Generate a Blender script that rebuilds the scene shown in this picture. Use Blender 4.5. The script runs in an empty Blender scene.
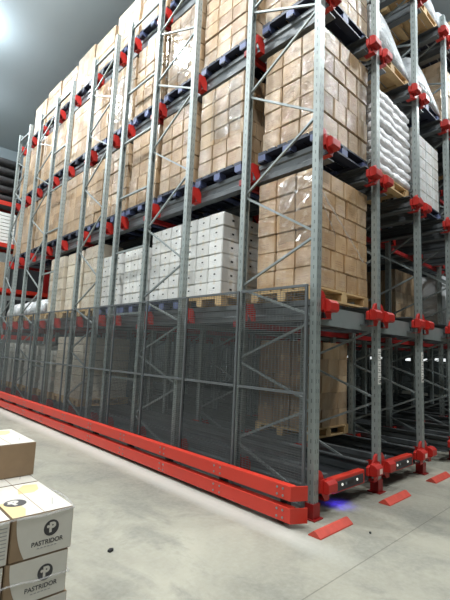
import bpy, bmesh, math, random
from mathutils import Vector, Matrix
random.seed(7)
SC = bpy.context.scene
COL = SC.collection
D = bpy.data
PI = math.pi
P = 1.357                      # lane pitch
LV = [0.326 + 1.853 * k for k in range(5)]   # tier heights
YS = [0, 1.1, 2.31, 3.39, 4.44, 5.02, 6.02, 7.2, 8.13, 9.31, 10.2, 11.12]
YEND = 11.2
ORD = ['first', 'second', 'third', 'fourth', 'fifth', 'sixth', 'seventh', 'eighth', 'ninth', 'tenth', 'eleventh', 'twelfth', 'thirteenth']
TIER = ['ground', 'second', 'third', 'fourth', 'top']

# ---------------------------------------------------------------- materials
def lin(c):
    return tuple(((v / 255) / 12.92 if v / 255 <= 0.04045 else ((v / 255 + 0.055) / 1.055) ** 2.4) for v in c) + (1,)

class NT:
    def __init__(self, name):
        self.m = D.materials.new(name); self.m.use_nodes = True
        self.t = self.m.node_tree; self.n = self.t.nodes; self.l = self.t.links
        self.b = self.n['Principled BSDF']
    def node(self, typ, **kw):
        x = self.n.new(typ)
        for k, v in kw.items(): setattr(x, k, v)
        return x
    def set(self, node, sock, v):
        if isinstance(v, bpy.types.NodeSocket): self.l.new(v, node.inputs[sock])
        else: node.inputs[sock].default_value = v
    def math(self, op, a, b=0.0, c=None):
        x = self.node('ShaderNodeMath', operation=op)
        self.set(x, 0, a); self.set(x, 1, b)
        if c is not None: self.set(x, 2, c)
        return x.outputs[0]
    def mix(self, f, a, b, blend='MIX'):
        x = self.node('ShaderNodeMix', data_type='RGBA', blend_type=blend)
        self.set(x, 0, f); self.set(x, 6, a); self.set(x, 7, b)
        return x.outputs[2]
    def noise(self, vec, scale, detail=3, rough=0.5, dist=0.0):
        x = self.node('ShaderNodeTexNoise')
        x.inputs['Scale'].default_value = scale; x.inputs['Detail'].default_value = detail
        x.inputs['Roughness'].default_value = rough; x.inputs['Distortion'].default_value = dist
        if vec is not None: self.l.new(vec, x.inputs['Vector'])
        return x.outputs['Fac']
    def ramp(self, f, p0, p1, c0=(0, 0, 0, 1), c1=(1, 1, 1, 1)):
        x = self.node('ShaderNodeValToRGB'); e = x.color_ramp.elements
        e[0].position = p0; e[0].color = c0; e[1].position = p1; e[1].color = c1
        self.l.new(f, x.inputs[0]); return x.outputs[0]
    def coord(self, which):
        return self.node('ShaderNodeTexCoord').outputs[which]
    def pos(self):
        return self.node('ShaderNodeNewGeometry').outputs['Position']
    def mapping(self, vec, scale=(1, 1, 1), rot=(0, 0, 0)):
        x = self.node('ShaderNodeMapping'); x.inputs['Scale'].default_value = scale; x.inputs['Rotation'].default_value = rot
        self.l.new(vec, x.inputs['Vector']); return x.outputs[0]
    def bump(self, h, strength=0.3, dist=0.01):
        x = self.node('ShaderNodeBump'); x.inputs['Strength'].default_value = strength; x.inputs['Distance'].default_value = dist
        self.l.new(h, x.inputs['Height']); return x.outputs[0]
    def p(self, **kw):
        for k, v in kw.items(): self.set(self.b, k.replace('_', ' '), v)
        return self

def plain(name, rgb, rough=0.6, metal=0.0, var=0.12, scale=6.0):
    t = NT(name); c = lin(rgb)
    d = tuple(v * (1 - var) for v in c[:3]) + (1,); e = tuple(min(1, v * (1 + var)) for v in c[:3]) + (1,)
    f = t.noise(t.pos(), scale, 4)
    t.p(Base_Color=t.mix(f, d, e), Roughness=rough, Metallic=metal)
    return t.m

M = {}
M['steel'] = plain('galvanised_steel', (134, 141, 140), 0.5, 0.35, 0.12, 9)
M['steel_dark'] = plain('rail_steel', (96, 100, 102), 0.5, 0.3, 0.2, 5)
M['red'] = plain('red_paint', (196, 50, 34), 0.42, 0, 0.10, 3)
M['red_bracket'] = plain('bracket_red_paint', (178, 36, 28), 0.45, 0, 0.15, 6)
M['red_worn'] = plain('worn_red_paint', (190, 68, 52), 0.55, 0, 0.3, 14)
M['red_deep'] = plain('deep_red_paint', (142, 24, 24), 0.45, 0, 0.12, 3)
M['black'] = plain('black_plastic', (26, 26, 28), 0.5)
M['dark'] = plain('dark_grey', (52, 54, 58), 0.55)
M['white'] = plain('white_label', (228, 226, 220), 0.6, 0, 0.05)
M['white_paper'] = plain('printed_white_board', (206, 201, 191), 0.45, 0, 0.05, 20)
M['tan_print'] = plain('tan_print', (214, 188, 138), 0.5, 0, 0.05)
M['ink'] = plain('dark_ink', (58, 56, 58), 0.5, 0, 0.1)
M['ink_soft'] = plain('grey_ink', (150, 148, 146), 0.5, 0, 0.1)
M['wood'] = plain('pale_pallet_wood', (196, 164, 118), 0.7, 0, 0.2, 16)
M['blue'] = plain('blue_pallet_paint', (92, 102, 140), 0.55, 0, 0.15, 8)
M['blue_dark'] = plain('dark_blue_pallet_paint', (40, 45, 62), 0.55, 0, 0.2, 8)
M['hole'] = plain('hand_hole_dark', (22, 22, 24), 0.8)
M['tag'] = plain('tag', (232, 200, 190), 0.5)

def post_mat():
    t = NT('perforated_steel')
    o = t.node('ShaderNodeSeparateXYZ'); t.l.new(t.coord('Object'), o.inputs[0])
    nn = t.node('ShaderNodeSeparateXYZ'); t.l.new(t.node('ShaderNodeNewGeometry').outputs['Normal'], nn.inputs[0])
    ax = t.math('ABSOLUTE', o.outputs[0]); ay = t.math('ABSOLUTE', o.outputs[1])
    zf = t.math('FRACT', t.math('DIVIDE', o.outputs[2], 0.10))
    hz = t.math('LESS_THAN', t.math('ABSOLUTE', t.math('SUBTRACT', zf, 0.5)), 0.2)
    fx = t.math('GREATER_THAN', t.math('ABSOLUTE', nn.outputs[0]), 0.7)
    hx = t.math('MULTIPLY', fx, t.math('LESS_THAN', ay, 0.006))
    hy = t.math('MULTIPLY', t.math('SUBTRACT', 1.0, fx), t.math('LESS_THAN', t.math('ABSOLUTE', t.math('SUBTRACT', ax, 0.020)), 0.0045))
    mask = t.math('MULTIPLY', hz, t.math('ADD', hx, hy))
    f = t.noise(t.pos(), 9, 4)
    c = t.mix(f, lin((132, 140, 138)), lin((160, 167, 164)))
    t.p(Base_Color=t.mix(mask, c, lin((98, 104, 104))), Roughness=0.45, Metallic=0.35)
    return t.m
M['post'] = post_mat()

def carton_mat(name, a, b, island=False, coat=0.8, prints=True, printcol=(120, 74, 56)):
    t = NT(name)
    if island: r = t.node('ShaderNodeNewGeometry').outputs['Random Per Island']
    else: r = t.node('ShaderNodeObjectInfo').outputs['Random']
    pos = t.pos()
    f = t.noise(pos, 3.0, 4)
    c = t.mix(t.math('ADD', t.math('MULTIPLY', r, 0.85), t.math('MULTIPLY', f, 0.3)), lin(a), lin(b))
    if prints:
        g = t.node('ShaderNodeSeparateXYZ'); t.l.new(t.coord('Generated'), g.inputs[0])
        nn = t.node('ShaderNodeSeparateXYZ'); t.l.new(t.node('ShaderNodeNewGeometry').outputs['Normal'], nn.inputs[0])
        fx = t.math('GREATER_THAN', t.math('ABSOLUTE', nn.outputs[0]), 0.7)
        u = t.math('ADD', t.math('MULTIPLY', fx, g.outputs[1]), t.math('MULTIPLY', t.math('SUBTRACT', 1.0, fx), g.outputs[0]))
        side = t.math('LESS_THAN', t.math('ABSOLUTE', nn.outputs[2]), 0.5)
        # packing tape hanging over the middle of the side, near top and bottom edges
        tape = t.math('MULTIPLY', t.math('LESS_THAN', t.math('ABSOLUTE', t.math('SUBTRACT', u, 0.5)), 0.08),
                      t.math('GREATER_THAN', t.math('ABSOLUTE', t.math('SUBTRACT', g.outputs[2], 0.5)), 0.32))
        c = t.mix(t.math('MULTIPLY', t.math('MULTIPLY', tape, side), 0.35), c, lin((206, 182, 140)))
        inu = t.math('LESS_THAN', t.math('ABSOLUTE', t.math('SUBTRACT', u, 0.62)), 0.27)
        lines = t.math('GREATER_THAN', t.math('SINE', t.math('MULTIPLY', g.outputs[2], 52.0)), 0.25)
        inz = t.math('LESS_THAN', t.math('ABSOLUTE', t.math('SUBTRACT', g.outputs[2], 0.40)), 0.17)
        gl = t.math('GREATER_THAN', t.noise(t.mapping(pos, (42, 42, 12)), 1.0, 1), 0.47)
        pr = t.math('MULTIPLY', t.math('MULTIPLY', inu, inz), t.math('MULTIPLY', lines, gl))
        c = t.mix(t.math('MULTIPLY', t.math('MULTIPLY', pr, side), 0.4), c, lin(printcol))
    # stretch film clinging to the boards: crinkled glossy coat
    w1 = t.noise(t.mapping(pos, (5, 5, 9), (0.4, 0.5, 0.3)), 1.0, 5, 0.65, 1.2)
    w2 = t.noise(t.mapping(pos, (1.2, 1.2, 1.6)), 1.0, 2)
    hz = t.ramp(t.noise(t.mapping(pos, (2.2, 2.2, 1.0), (0.5, 0.2, 0.1)), 1.0, 5, 0.7, 0.8), 0.42, 0.68)
    c = t.mix(t.math('MULTIPLY', hz, 0.34 * min(1, coat)), c, lin((216, 205, 184)))  # whitish film haze painted into the board colour
    t.p(Base_Color=c, Roughness=0.62)
    t.set(t.b, 'Coat Weight', t.math('MULTIPLY', t.ramp(w2, 0.35, 0.50, (.25, .25, .25, 1)), coat))
    t.set(t.b, 'Coat Roughness', 0.13); t.set(t.b, 'Coat IOR', 2.1)
    t.set(t.b, 'Coat Normal', t.bump(w1, 1.0, 0.045))
    t.set(t.b, 'Normal', t.bump(t.noise(pos, 14, 3), 0.12, 0.01))
    return t.m
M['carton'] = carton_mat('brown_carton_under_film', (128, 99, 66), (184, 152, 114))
M['carton_warm'] = carton_mat('warm_carton_under_film', (150, 114, 74), (186, 148, 104))
M['carton_mass'] = carton_mat('brown_cartons_mass', (128, 99, 66), (184, 152, 114), island=True, prints=False)
M['carton_shaded'] = carton_mat('shaded_carton', (112, 86, 60), (142, 112, 80), coat=0.2)  # brown carton copy, darkened for the shade inside the rack
M['carton_pale'] = carton_mat('pale_carton_under_film', (190, 174, 150), (214, 204, 188), coat=1.0)
M['carton_white'] = carton_mat('white_carton_under_film', (204, 204, 202), (230, 230, 228), coat=0.7, printcol=(150, 150, 150))
M['carton_white_red'] = carton_mat('white_carton_red_print', (206, 206, 204), (226, 226, 226), coat=0.9, printcol=(176, 84, 74))
M['kraft'] = plain('kraft_board', (144, 120, 94), 0.6, 0, 0.14, 18)

def crinkle(name, rgb, alpha=1.0, rough=0.18, sc=6.0, strength=0.6, spec=0.5):
    t = NT(name); pos = t.pos()
    w = t.noise(t.mapping(pos, (sc, sc, sc * 1.8), (0.3, 0.5, 0.2)), 1.0, 5, 0.6, 1.0)
    t.p(Base_Color=lin(rgb), Roughness=rough, Alpha=alpha)
    t.set(t.b, 'Normal', t.bump(w, strength, 0.04)); t.set(t.b, 'Specular IOR Level', spec)
    return t.m
M['sack'] = crinkle('white_woven_sack', (242, 240, 242), 1, 0.35, 11, 0.5)
M['film_grey'] = crinkle('film_wrapped_goods', (216, 219, 222), 1, 0.25, 4, 0.8)
M['film_pale'] = crinkle('film_wrapped_sheets', (200, 198, 190), 1, 0.3, 7, 0.5)
M['film'] = crinkle('clear_stretch_film', (225, 225, 225), 0.28, 0.12, 14, 0.8)
M['roll'] = crinkle('dark_film_roll', (92, 90, 90), 1, 0.35, 5, 0.5)

def floor_mat():
    t = NT('worn_concrete'); pos = t.pos()
    big = t.noise(t.mapping(pos, (0.55, 0.35, 1)), 1.0, 4, 0.6, 0.6)
    mid = t.noise(t.mapping(pos, (1.6, 1.1, 1), (0, 0, 0.5)), 1.0, 6, 0.65, 0.8)
    fine = t.noise(pos, 22, 6, 0.7)
    c = t.mix(t.ramp(big, 0.36, 0.66), lin((124, 122, 111)), lin((166, 162, 147)))
    c = t.mix(t.math('MULTIPLY', t.ramp(mid, 0.46, 0.62), 0.6), c, lin((112, 112, 104)))
    c = t.mix(t.math('MULTIPLY', t.ramp(fine, 0.40, 0.75), 0.30), c, lin((180, 178, 168)))
    s = t.node('ShaderNodeSeparateXYZ'); t.l.new(pos, s.inputs[0])
    # paler strip along the guard rail
    dx = t.math('ABSOLUTE', t.math('ADD', s.outputs[0], t.math('ADD', 0.40, t.math('MULTIPLY', mid, 0.22))))
    strip = t.ramp(dx, 0.04, 0.20, (1, 1, 1, 1), (0, 0, 0, 1))
    strip = t.math('MULTIPLY', strip, t.ramp(t.math('ADD', s.outputs[1], 0.9), 0.0, 0.9))
    c = t.mix(t.math('MULTIPLY', strip, 0.6), c, lin((196, 195, 188)))
    # sawn slab joints
    j = t.math('LESS_THAN', t.math('ABSOLUTE', t.math('ADD', s.outputs[1], t.math('ADD', 0.765, t.math('MULTIPLY', fine, 0.01)))), 0.005)
    c = t.mix(t.math('MULTIPLY', j, 0.55), c, lin((84, 80, 70)))
    t.p(Base_Color=c, Roughness=t.math('ADD', 0.42, t.math('MULTIPLY', mid, 0.25)))
    t.set(t.b, 'Normal', t.bump(fine, 0.08, 0.004))
    return t.m
M['floor'] = floor_mat()
M['ceiling'] = plain('insulated_ceiling_panel', (176, 182, 182), 0.55, 0, 0.05, 0.6)
M['wall_dim'] = plain('dim_wall_panel', (84, 90, 90), 0.6, 0, 0.05, 0.6)  # wall colour darkened to cut bounce light in the hall
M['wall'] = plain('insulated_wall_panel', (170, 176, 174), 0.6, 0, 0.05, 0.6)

def emit(name, rgb, s):
    t = NT(name); t.p(Base_Color=lin(rgb)); t.set(t.b, 'Emission Color', lin(rgb)); t.set(t.b, 'Emission Strength', s); return t.m
M['lamp'] = emit('lamp_lens', (235, 244, 255), 14)
M['led_white'] = emit('shuttle_led', (255, 255, 245), 1.2)
M['led_blue'] = emit('shuttle_blue_led', (40, 30, 255), 4)

# ---------------------------------------------------------------- mesh helpers
class MB:
    def __init__(self): self.v = []; self.f = []
    def add(self, vs, fs):
        o = len(self.v); self.v += [tuple(x) for x in vs]; self.f += [tuple(i + o for i in f) for f in fs]; return self
    def box(self, x0, x1, y0, y1, z0, z1):
        return self.add([(x0, y0, z0), (x1, y0, z0), (x1, y1, z0), (x0, y1, z0), (x0, y0, z1), (x1, y0, z1), (x1, y1, z1), (x0, y1, z1)],
                        [(3, 2, 1, 0), (4, 5, 6, 7), (0, 1, 5, 4), (1, 2, 6, 5), (2, 3, 7, 6), (3, 0, 4, 7)])
    def bar(self, a, b, w, h=None, up=(1, 0, 0)):
        h = h or w; a = Vector(a); b = Vector(b); d = (b - a).normalized()
        s = d.cross(Vector(up)); s = s.normalized() if s.length > 1e-4 else d.orthogonal().normalized()
        u = s.cross(d).normalized(); vs = []
        for q in (a, b):
            for i, j in ((-1, -1), (1, -1), (1, 1), (-1, 1)): vs.append(q + s * (i * w / 2) + u * (j * h / 2))
        return self.add(vs, [(3, 2, 1, 0), (4, 5, 6, 7), (0, 1, 5, 4), (1, 2, 6, 5), (2, 3, 7, 6), (3, 0, 4, 7)])
    def tube(self, pts, r, n=6):
        pts = [Vector(p) for p in pts]; vs = []; fs = []
        for i, p in enumerate(pts):
            d = (pts[min(i + 1, len(pts) - 1)] - pts[max(i - 1, 0)]).normalized()
            s = d.orthogonal().normalized(); u = d.cross(s)
            rr = r[i] if isinstance(r, (list, tuple)) else r
            for k in range(n):
                a = 2 * PI * k / n; vs.append(p + s * math.cos(a) * rr + u * math.sin(a) * rr)
        for i in range(len(pts) - 1):
            for k in range(n): fs.append((i * n + k, i * n + (k + 1) % n, (i + 1) * n + (k + 1) % n, (i + 1) * n + k))
        fs += [tuple(range(n))[::-1], tuple(range((len(pts) - 1) * n, len(pts) * n))]
        return self.add(vs, fs)
    def prism(self, poly, a, b, axis='z'):
        # poly: 2D outline, extruded between a and b along axis
        n = len(poly); vs = []
        for t in (a, b):
            for u, w in poly:
                vs.append({'z': (u, w, t), 'y': (u, t, w), 'x': (t, u, w)}[axis])
        fs = [tuple(range(n))[::-1], tuple(range(n, 2 * n))] + [(i, (i + 1) % n, n + (i + 1) % n, n + i) for i in range(n)]
        return self.add(vs, fs)
    def disc(self, c, r, t, axis='y', n=24):
        poly = [(r * math.cos(2 * PI * k / n), r * math.sin(2 * PI * k / n)) for k in range(n)]
        m = MB(); m.prism(poly, -t / 2, t / 2, axis); return self.add([Vector(v) + Vector(c) for v in m.v], m.f)
    def mesh(self, name, mat, smooth=False, bevel=0.0):
        me = D.meshes.new(name); me.from_pydata(self.v, [], self.f)
        bm = bmesh.new(); bm.from_mesh(me)
        bmesh.ops.recalc_face_normals(bm, faces=bm.faces)
        if bevel: bmesh.ops.bevel(bm, geom=list(bm.edges), offset=bevel, segments=2, affect='EDGES', profile=0.5)
        bm.to_mesh(me); bm.free()
        me.materials.append(mat)
        if smooth:
            for p in me.polygons: p.use_smooth = True
        return me
    def build(self, name, mat, parent=None, smooth=False, bevel=0.0):
        return obj(name, self.mesh(name, mat, smooth, bevel), parent)

def obj(name, me, parent=None, loc=None):
    o = D.objects.new(name, me); COL.objects.link(o)
    if parent: o.parent = parent
    if loc: o.location = loc
    return o
def tag(o, label, cat, group=None, kind=None):
    o['label'] = label; o['category'] = cat
    if group: o['group'] = group
    if kind: o['kind'] = kind
    return o
def thing(name, label, cat, loc=(0, 0, 0), group=None):
    o = D.objects.new(name, None); COL.objects.link(o); o.location = loc; o.empty_display_size = 0.1
    return tag(o, label, cat, group)
def dup(root, loc, label=None, group=None):
    r = root.copy(); COL.objects.link(r); r.location = loc
    if label: r['label'] = label
    if group: r['group'] = group
    for ch in list(root.children):
        c = ch.copy(); COL.objects.link(c); c.parent = r
        for g in list(ch.children):
            d = g.copy(); COL.objects.link(d); d.parent = c
    return r
def struct(name, mb, mat):
    o = mb.build(name, mat); o['kind'] = 'structure'; return o

# ---------------------------------------------------------------- the hall
H = 10.4
XL, XR, YF, YB = -13.0, 19.0, -9.0, 17.6
struct('floor', MB().box(XL, XR, YF, YB, -0.15, 0), M['floor'])
struct('ceiling', MB().box(XL, XR, YF, YB, H, H + 0.15), M['ceiling'])
struct('wall_back', MB().box(XL, XR, YB, YB + 0.15, 0, H), M['wall'])
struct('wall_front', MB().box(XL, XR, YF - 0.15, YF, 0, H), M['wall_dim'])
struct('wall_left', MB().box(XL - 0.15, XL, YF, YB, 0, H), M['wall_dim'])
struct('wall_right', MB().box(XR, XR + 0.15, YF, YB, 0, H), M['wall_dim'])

# ---------------------------------------------------------------- upright frames
TOP = 8.15
def post_mesh(sgn):
    w, d = 0.043, 0.040
    poly = [(-w, -d), (w, -d), (w, d), (0.026, d), (0.026, d - 0.012), (0.036, d - 0.02), (0.03, -d + 0.014), (-0.03, -d + 0.014), (-0.036, d - 0.02), (-0.026, d - 0.012), (-0.026, d), (-w, d)]
    if sgn < 0: poly = [(x, -y) for x, y in poly][::-1]
    return MB().prism(poly, 0.012, TOP).mesh('post', M['post'])
POST = {1: post_mesh(1), -1: post_mesh(-1)}
FOOT = MB().box(-0.075, 0.075, -0.08, 0.08, 0, 0.012).box(-0.058, 0.058, -0.052, 0.052, 0.012, 0.15).mesh('foot_plate', M['red_deep'])
FRAMES = [  # posts, bays: (y0, y1, kind, phase)
    ([0, 1.1], [(0, 1.1, 'zig')]),
    ([2.31, 3.39, 4.44], [(2.31, 3.39, 'zig'), (3.39, 4.44, 'tie')]),
    ([5.02, 6.02], [(5.02, 6.02, 'zig')]),
    ([7.2, 8.13, 9.31], [(7.2, 8.13, 'tie'), (8.13, 9.31, 'zig')]),
    ([10.2, 11.12], [(10.2, 11.12, 'zig')])]
FDESC = ['two-post', 'three-post', 'two-post', 'three-post', 'two-post']
def make_frame(i):
    posts, bays = FRAMES[i]
    y0 = posts[0]
    r = thing('upright_frame', 'x', 'rack frame', (0, y0, 0), 'upright frames of the pallet rack')
    for k, y in enumerate(posts):
        p = obj('post', POST[1 if k == 0 else -1], r, (0, y - y0, 0))
        obj('foot_plate', FOOT, p)
    for a, b, kind in bays:
        a -= y0; b -= y0
        if kind == 'zig':
            zz = [.13, .57, 1.09, 1.525, 2.0, 2.42, 2.93, 3.62, 4.33, 5.02, 5.68, 6.27, 6.75, 7.25, 7.75]   # nodes, front post first
            for k in range(len(zz) - 1):
                ya, yb = (a + 0.03, b - 0.03) if k % 2 == 0 else (b - 0.03, a + 0.03)
                MB().bar((0, ya, zz[k] + .03), (0, yb, zz[k + 1] - .03), 0.025, 0.026).build('diagonal_brace', M['steel'], r)
            MB().bar((0, a + 0.03, TOP - 0.2), (0, b - 0.03, TOP - 0.2), 0.028, 0.04).build('horizontal_brace', M['steel'], r)
        else:
            for z in (1.1, 2.2, 3.34, 4.40, 5.50, 6.53, 7.95):
                MB().bar((0, a + 0.03, z), (0, b - 0.03, z), 0.03, 0.035).build('horizontal_brace', M['steel'], r)
    return r
NL = 9       # lanes
for i in range(5):
    base = make_frame(i)
    for k in range(NL + 1):
        where = 'on the aisle side' if k == 0 else '%s row in from the aisle' % ORD[k - 1]
        what = ['frame at the entry end', 'second frame from the entry end', 'third frame from the entry end', 'fourth frame from the entry end', 'frame at the far end'][i]
        lab = 'grey steel %s, %s' % (what, where)
        if k == 0: base['label'] = lab
        else: dup(base, (k * P, FRAMES[i][0][0], 0), lab)

# location labels on the entry posts of the second to fourth rows
lm = MB(); im = MB()
for s in range(6):
    z = 1.70 - s * 0.075
    lm.box(-.034, 0.042, -0.0435, -0.041, z - 0.034, z + 0.034)
    im.box(-.018, 0.030, -0.0447, -0.0437, z - 0.012, z - 0.004)
    if s % 2: im.box(-.018, -.006, -0.0447, -0.0437, z - 0.004, z + 0.016)
im.box(0.008, 0.038, -0.0448, -0.0438, 1.70 - 0.375 + 0.0, 1.70 - 0.375 + 0.02)
LM = lm.mesh('location_label', M['white']); IM = im.mesh('label_print', M['ink'])
for o in list(COL.objects):
    if o.type == 'EMPTY' and o.name.startswith('upright_frame') and abs(o.location.y) < 0.01 and 0.5 < o.location.x < 4.5:
        q = [c for c in o.children if c.name.startswith('post')][0]
        pl = obj('location_label', LM, q); pl['label'] = 'white vertical location label'
        # keep it within thing > part > sub-part: the print is a second child of the post
        obj('label_print', IM, q)

# ---------------------------------------------------------------- pallet rails
def rail_mesh():
    # left hand rail of a lane, x measured from the post line, z from the tier height
    x = 0.20; t = 0.006
    poly = [(x, -0.17), (x + 0.13, -0.17), (x + 0.13, -0.155), (x + 0.008, -0.155), (x + 0.008, -0.10), (x + 0.028, -0.085), (x + 0.028, -0.02), (x + 0.008, -0.005),
            (x + 0.008, 0.045), (x + 0.075, 0.045), (x + 0.075, 0.06), (x, 0.06), (x, 0.0), (x + 0.02, -0.017), (x + 0.02, -0.088), (x, -0.105)]
    return poly
RP = rail_mesh()
RAIL = {1: MB().prism(RP, 0.0, YEND, 'y').mesh('rail_beam', M['steel_dark']),
        -1: MB().prism([(-a, b) for a, b in RP][::-1], 0.0, YEND, 'y').mesh('rail_beam', M['steel_dark'])}
def bracket_mesh(s):
    m = MB(); m.box(0.12, 0.198, -0.070, 0.070, -0.17, -0.165).box(0.046, 0.055, -0.070, 0.070, -0.08, 0.045)
    m.prism([(0.055, -0.08), (0.12, -0.165), (0.198, -0.165), (0.198, -0.04), (0.155, 0.045), (0.055, 0.045)], -0.070, -0.064, 'y')
    m.prism([(0.055, -0.08), (0.12, -0.165), (0.198, -0.165), (0.198, -0.04), (0.155, 0.045), (0.055, 0.045)], 0.064, 0.070, 'y')
    if s < 0: m.v = [(-x, y, z) for x, y, z in m.v]
    return m.mesh('rail_bracket', M['red_bracket'])
BRK = {1: bracket_mesh(1), -1: bracket_mesh(-1)}
def stop_mesh(s):
    m = MB()
    fin = [(0.046, -0.11), (0.046, 0.15), (0.085, 0.145), (0.12, 0.125), (0.15, 0.085), (0.17, 0.045), (0.20, 0.02), (0.20, -0.11)]
    m.prism(fin, -0.05, -0.012, 'y')
    m.prism([(-0.17, -0.09), (-0.17, 0.0), (-0.13, 0.035), (-0.052, 0.045), (-0.052, -0.11), (-0.14, -0.11)], 0.10, 0.31, 'x')
    m.prism([(0.205, -0.11), (0.335, -0.11), (0.335, 0.0), (0.29, 0.02), (0.205, 0.02)], -0.05, -0.002, 'y')
    m.v = [(0.046 + (x - 0.046) * .78, -0.002 + (y + .002) * .8, z * .88) for x, y, z in m.v]
    if s < 0: m.v = [(-x, y, z) for x, y, z in m.v]
    return m.mesh('end_stop', M['red_bracket'], bevel=0.006)
STOP = {1: stop_mesh(1), -1: stop_mesh(-1)}
TAGM = {s: MB().box(min(s * 0.12, s * 0.19), max(s * 0.12, s * 0.19), -0.1385, -0.1368, -0.066, -0.008).mesh('sticker', M['tag']) for s in (1, -1)}
for lane in range(NL):
    for L in range(5):
        for s in (1, -1):
            x = lane * P if s == 1 else (lane + 1) * P
            side = 'aisle' if s == 1 else 'inner'
            r = thing('pallet_rail', 'grey steel pallet rail with red end stop, %s side of %s lane, %s tier' % (side, ORD[lane], TIER[L]), 'rack rail', (x, 0, LV[L]), 'pallet rails of the rack')
            obj('rail_beam', RAIL[s], r)
            st = obj('end_stop', STOP[s], r); st['label'] = 'red flared end stop'
            if L == 0 and s == -1 and lane < 2: obj('sticker', TAGM[s], st)
            ys = YS if (lane == 0 and s == 1) else YS[:4] if lane < 3 else YS[:2]
            for y in ys: obj('rail_bracket', BRK[s], r, (0, y, 0))

# cross beams along the rack
XE = NL * P + 0.05
for L in range(1, 5):
    for j, y in enumerate((1.1, 3.39, 6.02, 8.13, 10.2)):
        b = MB().box(-0.03, XE, y + 0.047, y + 0.10, LV[L] - 0.25, LV[L] - 0.175).build('cross_beam', M['red_deep'])
        tag(b, 'long red cross beam under the %s tier rails, %s in from the entry' % (TIER[L], ORD[j]), 'rack beam', 'red cross beams under the rails')
b = MB().box(0.05, XE, 0.05, 0.062, LV[1] - 0.23, LV[1] - 0.172).box(0.05, XE, 0.044, 0.05, LV[1] - 0.23, LV[1] - 0.02).build('entry_beam', M['steel'])
b = tag(b, 'grey steel tie beam across the lane entries just below second tier', 'rack beam')
b = MB().box(0.05, XE, 2.36, 2.42, LV[1] - 0.235, LV[1] - 0.172).build('entry_beam', M['steel'])
tag(b, 'grey steel tie beam across the lanes deeper inside, below second tier', 'rack beam')

# ---------------------------------------------------------------- floor deflectors in front of the posts
for k in range(5):
    m = MB().prism([(-0.068, 0.0), (0.068, 0.0), (0.064, 0.010), (0.010, 0.052), (-0.010, 0.052), (-0.064, 0.010)], k * P - 0.36, k * P + 0.2, 'x')
    for i, (x, y, z) in enumerate(m.v): m.v[i] = (x, y - 0.27, z)
    where = 'corner post' if k == 0 else '%s post along the entry side' % ORD[k]
    o = m.build('floor_deflector', M['red_worn'])
    tag(o, 'worn red ridge shaped guide bar on floor before the ' + where, 'floor guide', 'red floor guide bars')

# ---------------------------------------------------------------- guard rail along the aisle
GX = -0.40
ycut = [-0.03, 2.04, 4.1, 6.2, 8.3, 11.3]
for nm, z0, z1 in (('upper', 0.245, 0.378), ('lower', 0.045, 0.182)):
    for j in range(5):
        a, b_ = ycut[j], ycut[j + 1] - 0.004
        t = thing('guard_rail', 'red steel %s guard beam along the aisle, %s length from the corner' % (nm, ORD[j]), 'guard rail', (GX, a, 0), 'red guard beams along the rack')
        m = MB().prism([(0, z0), (0.085, z0), (0.085, z0 + 0.02), (0.012, z0 + 0.02), (0.012, z1 - 0.02), (0.085, z1 - 0.02), (0.085, z1), (0, z1)], 0, b_ - a, 'y')
        m.build('beam', M['red'], t, bevel=0.003)
        if j == 0:
            e = MB().prism([(0.0, 0.0), (0.155, -0.085), (0.160, -0.075), (0.012, 0.012)], z0, z1)
            e.build('end_return', M['red'], t)
        for yy in ([0.09, 0.16] if j == 0 else [0.04]) + [b_ - a - 0.04] + ([b_ - a - 1.1, b_ - a - 1.0] if b_ - a > 1.5 else []):
            for zz in (z0 + 0.035, z1 - 0.035):
                MB().disc((-0.003, yy, zz), 0.011, 0.008, 'x', 8).build('bolt', M['steel'], t)
for j, y in enumerate((0.12, 1.0, 2.04, 3.0, 4.1, 5.1, 6.2, 7.2, 8.3, 9.3, 10.3, 11.2)):
    t = thing('guard_post', 'black stub post behind the red guard rail, %s from the corner' % ORD[min(j, 12)], 'guard post', (GX + 0.125, y, 0), 'stub posts of the guard rail')
    MB().box(-0.036, 0.034, -0.04, 0.04, 0.01, 0.36).build('stub', M['black'], t)
    MB().box(-0.04, 0.10, -0.07, 0.07, 0.0, 0.01).build('base_plate', M['black'], t)

# ---------------------------------------------------------------- wire mesh guard panels
PW = 0.975; MX = -0.10; MT = 2.36
wm = MB()
M['wire'] = plain('dull_wire', (98, 102, 102), 0.6, 0.2)
nz = 88
for k in range(nz):
    z = 0.12 + k * (MT - 0.14) / nz
    wm.box(-0.002, 0.002, 0.0, PW, z - 0.0025, z + 0.0025)
for k in range(20):
    y = 0.02 + k * (PW - 0.04) / 19
    wm.box(-0.0042, -0.002, y - 0.0017, y + 0.0017, 0.12, MT - 0.02)
WM = wm.mesh('wire_mesh', M['wire'])
STILE = MB().box(-0.014, 0.014, 0.0, 0.026, 0.0, MT).mesh('stile', M['steel_dark'])
BARS = {n: MB().box(-0.016, 0.010, 0.027, PW, z - 0.014, z + 0.014).mesh('frame_bar', M['steel_dark']) for n, z in (('top', MT - 0.014), ('mid', 1.214), ('low', 0.12))}
for j in range(11):
    t = thing('mesh_panel', 'grey wire mesh guard panel on the aisle side, %s from the corner' % ORD[j], 'mesh panel', (MX, 0.03 + j * (PW + 0.035), 0), 'wire mesh guard panels')
    obj('wire_mesh', WM, t); obj('stile', STILE, t)
    for n in BARS: obj('frame_bar', BARS[n], t)

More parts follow.
